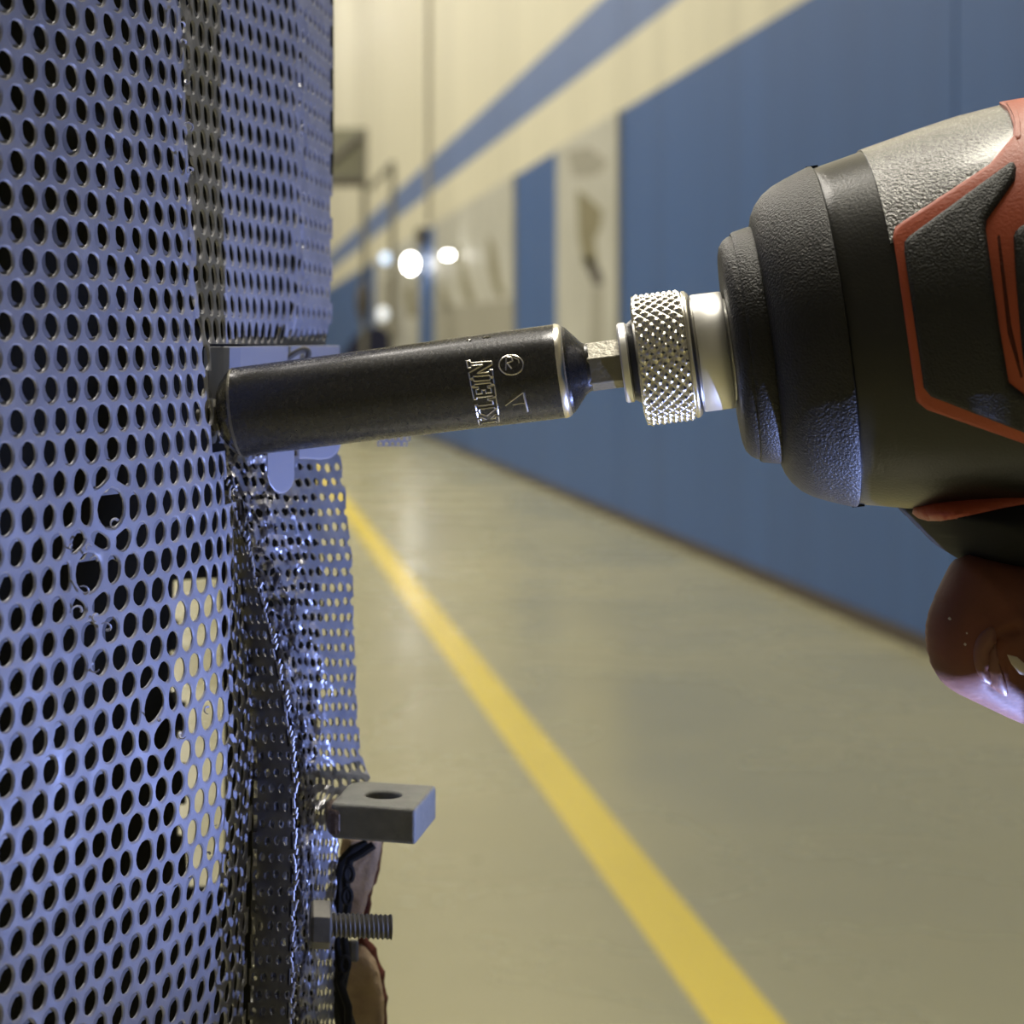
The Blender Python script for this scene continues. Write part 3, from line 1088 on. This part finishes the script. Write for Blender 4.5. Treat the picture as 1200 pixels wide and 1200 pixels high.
V, F = lathe(nose_prof, 160)
mesh_obj('rubber_nose_boot', V, F, 'boot', drv)['label'] = 'grained black rubber nose boot'
body_prof = [(960, 150), (968, 192), (975, 197), (990, 200.5), (1020, 207), (1060, 216), (1100, 225), (1150, 235), (1200, 243), (1260, 250), (1330, 252),
             (1430, 240), (1480, 215), (1500, 170)]
V, F = lathe(body_prof, 160)
mesh_obj('gear_case', V, F, 'case', drv, angle=50)['label'] = 'smooth black gear case'
bvh_body = BVHTree.FromPolygons([Vector(v) for v in V], F)
# little clip notch at seam, top and bottom
for th in (0.06, math.pi - 0.10):
    V, F = lathe([(970, 200.8), (984, 201.2)], 6, ang0=th - .02, ang1=th + .02, cap=False)
    o = mesh_obj('seam_clip', V, F, 'black', drv, smooth=False)
    o.modifiers.new('t', 'SOLIDIFY').thickness = 0.0006
# grained upper cover: over the top of the case
V, F = lathe([(1033, 205), (1034, 211.5), (1060, 217.2), (1100, 226.2), (1150, 236.2), (1215, 244.5), (1218, 238)], 90, cap=False, ang0=-1.9, ang1=1.12, extra=0.0002)
mesh_obj('top_cover', V, F, 'casetex', drv, angle=50)['label'] = 'grained dark upper cover catching the lamps'

def resample(poly, step):
    out = []
    for a, b in zip(poly, poly[1:] + poly[:1]):
        L = math.hypot(b[0] - a[0], b[1] - a[1])
        m = max(1, int(round(L / step)))
        for k in range(m): out.append((a[0] + (b[0] - a[0]) * k / m, a[1] + (b[1] - a[1]) * k / m))
    return out


def chaikin(poly, it=1):
    for _ in range(it):
        out = []
        n = len(poly)
        for i in range(n):
            a, b = poly[i], poly[(i + 1) % n]
            out.append((a[0] * .75 + b[0] * .25, a[1] * .75 + b[1] * .25))
            out.append((a[0] * .25 + b[0] * .75, a[1] * .25 + b[1] * .75))
        poly = out
    return poly


def seg_dist(p, poly):
    P = np.array(poly)
    Q = np.roll(P, -1, axis=0)
    d = Q - P
    w_ = p[None] - P
    t = np.clip((w_ * d).sum(1) / ((d * d).sum(1) + 1e-9), 0, 1)
    return np.sqrt((((w_ - d * t[:, None])) ** 2).sum(1).min())


def inside(p, poly):
    c = False
    n = len(poly)
    for i in range(n):
        x1_, y1_ = poly[i]
        x2_, y2_ = poly[(i + 1) % n]
        if (y1_ > p[1]) != (y2_ > p[1]) and p[0] < (x2_ - x1_) * (p[1] - y1_) / (y2_ - y1_) + x1_: c = not c
    return c


def fill(poly, step, margin=0.45, rings=()):
    b = resample(poly, step)
    xs = [p[0] for p in b]
    ys = [p[1] for p in b]
    pts = list(b)
    nb_ = len(b)
    area2 = sum(b[i][0] * b[(i + 1) % nb_][1] - b[(i + 1) % nb_][0] * b[i][1] for i in range(nb_))
    sgn = 1 if area2 > 0 else -1
    for off in rings:
        for i in range(nb_):
            tx, ty = b[(i + 1) % nb_][0] - b[i - 1][0], b[(i + 1) % nb_][1] - b[i - 1][1]
            L_ = math.hypot(tx, ty) + 1e-9
            q = (b[i][0] - sgn * ty / L_ * off, b[i][1] + sgn * tx / L_ * off)
            if inside(q, b) and seg_dist(np.array(q), b) > off * 0.93: pts.append(q)
    if rings: margin = (rings[-1] + step * 0.5) / step
    y = min(ys)
    r = 0
    while y < max(ys):
        x = min(xs) + (step / 2 if r % 2 else 0)
        while x < max(xs):
            if inside((x, y), b) and seg_dist(np.array((x, y)), b) > step * margin: pts.append((x, y))
            x += step
        y += step * .866
        r += 1
    n = len(b)
    res = geometry.delaunay_2d_cdt([Vector(p) for p in pts], [(i, (i + 1) % n) for i in range(n)], [], 1, 1e-4)
    V2 = [(v.x, v.y) for v in res[0]]
    F2 = [tuple(f) for f in res[2]]
    # boundary loop vertices in order
    bidx = []
    for p in b:
        bidx.append(min(range(len(V2)), key=lambda k: (V2[k][0] - p[0]) ** 2 + (V2[k][1] - p[1]) ** 2))
    return V2, F2, bidx, b


def patch(name, poly, h, edge, material, parent, step=6, smooth_poly=0, label=None, h_edge=None, deep=0.003):
    """raised pad that follows the tool body; h height, edge rounding width in px"""
    if smooth_poly: poly = chaikin(poly, smooth_poly)
    V2, F2, bidx, b = fill(poly, step, rings=(edge * 0.3, edge) if edge > 2.5 else ())
    he = h * 0.25 if h_edge is None else h_edge
    V, nr = [], []
    last = None
    for (x, y) in V2:
        l, nn = ray(bvh_body, x, y)
        if l is None:
            # slide toward the axis until the body is met
            mx_, my_ = sum(p[0] for p in b) / len(b), sum(p[1] for p in b) / len(b)
            for k in range(1, 200):
                f_ = k * 0.005
                l, nn = ray(bvh_body, x + (mx_ - x) * f_, y + (my_ - y) * f_)
                if l is not None: break
        d = seg_dist(np.array((x, y)), b)
        q = min(1.0, d / edge)
        V.append(l + nn * (he + (h - he) * math.sqrt(max(0, 1 - (1 - q) ** 2))))
        nr.append(nn)
    n0 = len(V)
    F = list(F2)
    m = len(bidx)
    for i in bidx: V.append(V[i] - nr[i] * deep)
    for i in range(m):
        j = (i + 1) % m
        F.append((bidx[i], bidx[j], n0 + j, n0 + i))
    me_bm = bmesh.new()
    vs = [me_bm.verts.new(v) for v in V]
    for f in F:
        try: me_bm.faces.new([vs[i] for i in f])
        except ValueError: pass
    bmesh.ops.recalc_face_normals(me_bm, faces=me_bm.faces)
    me_bm.verts.index_update()
    # make sure the skin faces the viewer
    s_ = sum((f.normal.y * f.calc_area()) for f in me_bm.faces)
    if s_ > 0: bmesh.ops.reverse_faces(me_bm, faces=me_bm.faces)
    V = [v.co.copy() for v in me_bm.verts]
    F = [tuple(q.index for q in f.verts) for f in me_bm.faces]
    me_bm.free()
    o = mesh_obj(name, V, F, material, parent, angle=50)
    if label: o['label'] = label
    return o


patch('red_housing', [(1172, 124), (1182, 132), (1188, 150), (1188, 163), (1160, 196), (1050, 268), (1047, 280), (1052, 310), (1074, 468), (1086, 478), (1200, 517),
                      (1420, 592), (1420, 104), (1240, 112)], 0.0014, 5, 'red', drv, step=6, h_edge=0.0009, label='red plastic housing with narrow red border')
patch('grip_panel', [(1066, 280), (1188, 193), (1193, 200), (1191, 216), (1158, 262), (1157, 272), (1172, 380), (1183, 445), (1200, 458), (1420, 548), (1420, 562),
                     (1200, 503), (1090, 462), (1082, 452), (1060, 300), (1060, 287)], 0.0026, 6, 'grip', drv, step=5, label='stippled black side panel')
patch('side_recess', [(1190, 272), (1206, 262), (1420, 180), (1420, 520), (1204, 444), (1198, 430), (1186, 284)], 0.0026, 5, 'grip', drv, step=6, smooth_poly=1,
      label='black rubber inset')
patch('housing_groove', [(1168, 278), (1173, 276), (1186, 380), (1200, 442), (1196, 444), (1180, 390)], 0.0018, 3, 'boardred', drv, step=3)
patch('red_collar', [(1176, 124), (1186, 122), (1197, 140), (1199, 172), (1190, 172), (1190, 148), (1184, 134)], 0.0021, 5, 'red', drv, step=4, smooth_poly=1)


def pillow(name, poly, Dm, T, R, material, parent, step=8, smooth_poly=1, label=None, dfun=None, bumpf=None):
    """solid with a rounded cross-section from an outline at mid depth Dm"""
    if smooth_poly: poly = chaikin(poly, smooth_poly)
    V2, F2, bidx, b = fill(poly, step, margin=0.7)
    front, back = [], []
    for (x, y) in V2:
        d = seg_dist(np.array((x, y)), b)
        q = min(1.0, d / R)
        h = T * math.sqrt(max(0, 1 - (1 - q) ** 2))
        D = Dm if dfun is None else dfun(x, y)
        hf = h + (bumpf(x, y) * min(1, q * 2) if bumpf else 0)
        p = at(x, y, D)
        front.append(p + Vector((0, -hf, 0)))
        back.append(p + Vector((0, h, 0)))
    n0 = len(front)
    bs = set(bidx)
    V = front + back
    F = list(F2) + [tuple(i if i in bs else i + n0 for i in f[::-1]) for f in F2]
    bm = bmesh.new()
    vs = [bm.verts.new(v) for v in V]
    for f in F:
        try: bm.faces.new([vs[i] for i in f])
        except ValueError: pass
    bmesh.ops.delete(bm, geom=[v for v in bm.verts if not v.link_faces], context='VERTS')
    bmesh.ops.recalc_face_normals(bm, faces=bm.faces)
    bm.verts.index_update()
    V = [v.co.copy() for v in bm.verts]
    F = [tuple(q.index for q in f.verts) for f in bm.faces]
    bm.free()
    o = mesh_obj(name, V, F, material, parent, angle=80)
    if label: o['label'] = label
    return o, BVHTree.FromPolygons(V, F)


# handle neck and grip
neck_poly = [(1058, 594), (1075, 580), (1120, 560), (1200, 535), (1420, 470), (1430, 700), (1330, 690), (1200, 672), (1125, 660), (1096, 632), (1076, 612)]
nk, bvh_neck = pillow('handle_neck', neck_poly, 0.497, 0.030, 60, 'black', drv, step=6, smooth_poly=2, label='black handle neck under the body')
bvh_keep = bvh_body
bvh_body = bvh_neck
patch('red_wedge', [(1066, 598), (1092, 580), (1120, 570), (1200, 546), (1420, 484), (1420, 556), (1200, 590), (1110, 610), (1082, 610)], 0.0010, 7, 'red', drv, step=4,
      smooth_poly=1, label='red stripe below the gear case')
bvh_body = bvh_keep
grip_poly = [(1215, 655), (1400, 640), (1440, 800), (1480, 1000), (1500, 1120), (1330, 1150), (1290, 1000), (1240, 800)]
pillow('handle_grip', grip_poly, 0.497, 0.019, 60, 'grip', drv, step=16)
pillow('trigger', [(1205, 672), (1232, 672), (1245, 720), (1250, 800), (1228, 806), (1214, 770), (1207, 720)], 0.497, 0.008, 18, 'red', drv, step=9)
pillow('battery_foot', [(1262, 1150), (1295, 1120), (1560, 1090), (1580, 1270), (1295, 1300), (1264, 1200)], 0.497, 0.018, 24, 'case', drv, step=22)
# LED lens
V, F = tube('l', [LED + Vector((0.0014, 0, -0.0012)), LED + Vector((0.0034, 0, -0.0030))], 0.0022, 'lens', n=16)
mesh_obj('led_lens', V, F, 'ledglass', drv)['label'] = 'small lit LED on the foot'
V, F = tube('l', [LED + Vector((0.0034, 0, -0.0026)), LED + Vector((0.0080, 0, -0.0030))], 0.0028, 'case', n=16)
mesh_obj('led_housing', V, F, 'case', drv)

# ------------------------------------------------------------------ hand on the trigger
hand = thing('hand', at(1250, 900, .48), 'bent finger of a person squeezing the driver trigger, fingernail showing', 'person')


def skin_chain(name, chains, parent, material='skin', sub=2):
    """one continuous body grown from joints: chains of (px,py,depth,radius), sharing joints by equal coordinates"""
    base = Vector(root_of(parent).location)
    keys, verts, rad, edges = {}, [], [], []
    for ch in chains:
        prev = None
        for (x, y, d, r) in ch:
            k = (x, y, d)
            if k not in keys:
                keys[k] = len(verts)
                verts.append(at(x, y, d) - base)
                rad.append(r)
            i = keys[k]
            if prev is not None: edges.append((prev, i))
            prev = i
    me = bpy.data.meshes.new(name)
    me.from_pydata(verts, edges, [])
    me.materials.append(M[material])
    o = bpy.data.objects.new(name, me)
    COL.objects.link(o)
    o.parent = parent
    sk = o.modifiers.new('skin', 'SKIN')
    sk.use_smooth_shade = True
    for i, v in enumerate(me.skin_vertices[0].data):
        v.radius = (rad[i], rad[i])
        v.use_root = (i == 0)
    ss = o.modifiers.new('sub', 'SUBSURF')
    ss.levels = ss.render_levels = sub
    return o


def fbump(x, y):
    # nail fold groove and knuckle softness
    g = 0.0
    pts = [(1165, 727), (1148, 735), (1137, 752), (1136, 774), (1143, 795), (1160, 810), (1184, 825)]
    dmin = min(seg_dist(np.array((x, y)), [a, b2]) for a, b2 in zip(pts[:-1], pts[1:]))
    g -= 0.0010 * math.exp(-(dmin / 4.0) ** 2)
    g += 0.0007 * math.exp(-((dmin - 10) / 8.0) ** 2)
    return g


fp = [(1122, 652), (1108, 680), (1092, 715), (1086, 745), (1092, 782), (1108, 806), (1150, 826), (1200, 850), (1262, 868), (1330, 850), (1345, 760), (1330, 690),
      (1262, 668), (1200, 655), (1150, 648)]
fing, bvh_f = pillow('index_finger', fp, 0.486, 0.0145, 78, 'skin', hand, step=5, smooth_poly=2, bumpf=fbump)
bvh_body = bvh_f
patch('fingernail', [(1166, 732), (1150, 740), (1141, 756), (1141, 776), (1148, 794), (1164, 807), (1184, 819), (1177, 795), (1170, 775), (1167, 752)], 0.0006, 5, 'nail', hand,
      step=3, smooth_poly=2, h_edge=0.0002, deep=0.0015)
patch('pale_fleck', [(1180, 767), (1192, 770), (1201, 778), (1203, 792), (1195, 790), (1185, 778)], 0.0003, 2, 'pale', hand, step=3, deep=.0008)  # glare on the finger put in as a pale patch
for (x, y, r) in ((1113, 725, 2.2), (1131, 755, 1.9), (1133, 742, 1.3)):
    patch('dust_speck', [(x - r, y), (x, y - r), (x + r, y + .4), (x + .3, y + r)], 0.0003, 1.2, 'pale', hand, step=1.6, deep=.0006)
bvh_body = bvh_keep
wr = (1430, 800, .50, .020)
k1, k2, k3, k4 = (1360, 745, .475, .013), (1365, 850, .474, .012), (1375, 935, .476, .011), (1385, 1010, .48, .010)
skin_chain('palm', [[(1560, 760, .52, .027), (1480, 800, .51, .024), wr, k1, (1330, 760, .468, .011)],
                    [wr, k2, (1300, 850, .462, .0095), (1268, 872, .470, .009), (1262, 886, .492, .0085), (1280, 890, .510, .008)],
                    [wr, k3, (1315, 945, .463, .009), (1260, 955, .470, .0088), (1250, 968, .492, .008), (1275, 972, .510, .0075)],
                    [wr, k4, (1335, 1030, .466, .008), (1285, 1040, .474, .0078), (1278, 1050, .494, .0072), (1300, 1052, .508, .007)],
                    [wr, (1420, 730, .525, .013), (1350, 715, .535, .0105), (1290, 735, .53, .009), (1250, 745, .525, .008)]], hand)

# ------------------------------------------------------------------ lug, bolt, torn board, gasket at the lower right of the guard
lug = thing('steel_lug', at(440, 990, .56), 'thick grey steel lug with a round hole on top, under the torn flap', 'bracket')
ztop, zbot = at(0, 947, .550).z, at(0, 989, .550).z
c_nl, c_nr, c_fr, c_fl = at(388, 0, .556), at(487, 0, .5485), at(511, 0, .579), at(412, 0, .586)
bm = bmesh.new()
hc = at(449, 0, .567)
outer = []
for a, b2 in ((c_nl, c_nr), (c_nr, c_fr), (c_fr, c_fl), (c_fl, c_nl)):
    for k in range(6): outer.append((a.x + (b2.x - a.x) * k / 6, a.y + (b2.y - a.y) * k / 6))
innr = []
cx0, cy0 = hc.x, hc.y
for (x, y) in outer:
    a = math.atan2(y - cy0, x - cx0)
    innr.append((cx0 + 0.0049 * math.cos(a), cy0 + 0.0052 * math.sin(a)))
n = len(outer)
Vl = [(x, y, ztop) for x, y in outer] + [(x, y, ztop) for x, y in innr] + [(x, y, zbot) for x, y in outer] + [(x, y, zbot) for x, y in innr]
Fl = []
for i in range(n):
    j = (i + 1) % n
    Fl += [(i, j, n + j, n + i), (2 * n + i, 3 * n + i, 3 * n + j, 2 * n + j), (i, 2 * n + i, 2 * n + j, j), (n + i, n + j, 3 * n + j, 3 * n + i)]
bm.free()
o = mesh_obj('drilled_block', Vl, Fl, 'cast', lug, smooth=False)
bevel_mesh(o, 0.0009, 3, 50)
V, F = prism([(c_nl.x - .001, c_nl.y - .0005), (c_nl.x + .003, c_nl.y - .0016), (c_nl.x + .005, c_nl.y + .012), (c_nl.x - .001, c_nl.y + .012)], zbot + .0005, ztop - .001)
o = mesh_obj('weld_bead', V, F, 'weld', lug, smooth=False)
bevel_mesh(o, .002, 3)
o['label'] = 'brownish weld at the root of the lug'

bo = thing('hex_bolt', at(410, 1087, .548), 'dull grey hex bolt with threaded shaft sticking out below the lug', 'bolt')
ba, bd = at(363, 1083, .549), at(459, 1086.5, .549)
bx = (bd - ba).normalized()
by_ = Vector((0, 0, 1)).cross(bx).normalized()
bz_ = bx.cross(by_)


def blathe(prof, n, ph=0.0, helix=False):
    V, F = [], []
    for (x, r) in prof:
        for k in range(n):
            th = 2 * math.pi * k / n + ph
            rr = r
            if helix:
                pitch = 0.00125
                f = ((x / pitch) - k / n) % 1.0
                rr = r - 0.00055 * (1 - abs(2 * f - 1)) * (1 if x < helix - .0004 else .4)
            V.append(ba + bx * x + (by_ * math.cos(th) + bz_ * math.sin(th)) * rr)
    m = len(prof)
    for i in range(m - 1):
        for k in range(n):
            F.append((i * n + k, i * n + (k + 1) % n, (i + 1) * n + (k + 1) % n, (i + 1) * n + k))
    F.append(tuple(range(n))[::-1])
    F.append(tuple((m - 1) * n + k for k in range(n)))
    return V, F


L = (bd - ba).length
V, F = blathe([(0.0, .0058), (.0006, .0066), (.0052, .0066), (.0056, .0062)], 6, 0.5)
bevel_mesh(mesh_obj('hex_head', V, F, 'bolt', bo, smooth=False), .0004, 2)
V, F = blathe([(.005 + (L - .005) * k / 150, .0034) for k in range(151)], 32, 0, helix=L)
mesh_obj('threaded_shaft', V, F, 'bolt', bo, angle=60)

tb = thing('torn_board', at(420, 1240, .585), 'torn tan board with ragged red edge behind the bolt', 'board')


def rag(poly, amp):
    return [(x + random.uniform(-amp, amp), y + random.uniform(-amp, amp)) for x, y in resample(poly, 7)]


pillow('upper_piece', rag([(402, 972), (448, 972), (446, 1000), (441, 1025), (432, 1050), (426, 1072), (412, 1085), (398, 1070), (396, 1020)], 1.0), .595, .005, 10, 'board', tb, step=5, smooth_poly=0)
pillow('upper_red_edge', rag([(420, 972), (451, 972), (448, 1004), (444, 1028), (436, 1046), (433, 1074), (424, 1092), (412, 1080)], 1.4), .601, .004, 6, 'boardred', tb, step=5, smooth_poly=0)
pillow('lower_piece', rag([(398, 1130), (408, 1112), (424, 1106), (436, 1118), (446, 1140), (450, 1170), (451, 1250), (402, 1250), (406, 1190), (397, 1150)], 1.0), .595, .005, 12, 'board', tb, step=5, smooth_poly=0)
pillow('lower_red_edge', rag([(418, 1096), (430, 1096), (441, 1112), (450, 1138), (454, 1170), (455, 1250), (436, 1250), (420, 1130)], 1.4), .601, .004, 6, 'boardred', tb, step=5, smooth_poly=0)

gk = thing('rubber_gasket', at(398, 1240, .567), 'torn black rubber gasket hanging between the flap and the tan board', 'gasket')
V, F = tube('g', [at(x, y, d) for x, y, d in ((430, 988, .580), (414, 996, .579), (400, 1012, .578), (394, 1040, .578), (395, 1075, .578), (392, 1110, .578), (400, 1135, .578), (396, 1165, .578), (406, 1205, .578), (404, 1250, .578))],
            [.0012, .0015, .0018, .002, .0018, .002, .0026, .0022, .003, .003], 'black', n=10)
mesh_obj('main_strand', V, F, 'black', gk)
V, F = tube('g', [at(x, y, .574) for x, y in ((438, 990), (424, 1000), (410, 1008), (405, 1030), (408, 1060), (402, 1090), (407, 1130), (398, 1150), (408, 1180), (409, 1250))], .0012, 'black', n=8)
mesh_obj('thin_strand', V, F, 'black', gk)
for (x, y) in ((409, 1024), (407, 1050), (404, 1130)):
    V, F = tube('g', [at(x + 5 * math.cos(a), y + 9 * math.sin(a), .570) for a in np.linspace(0, 6.283, 13)[:-1]], .0007, 'black', n=6, closed=True)
    mesh_obj('torn_loop', V, F, 'black', gk)
V, F = prism([(at(408, 0, .578).x, .578), (at(420, 0, .578).x, .578), (at(420, 0, .578).x, .576), (at(408, 0, .578).x, .576)], at(0, 1126, .578).z, at(0, 1100, .578).z)
cl = mesh_obj('metal_clip', V, F, 'bolt', gk, smooth=False)
bevel_mesh(cl, .0008, 2)
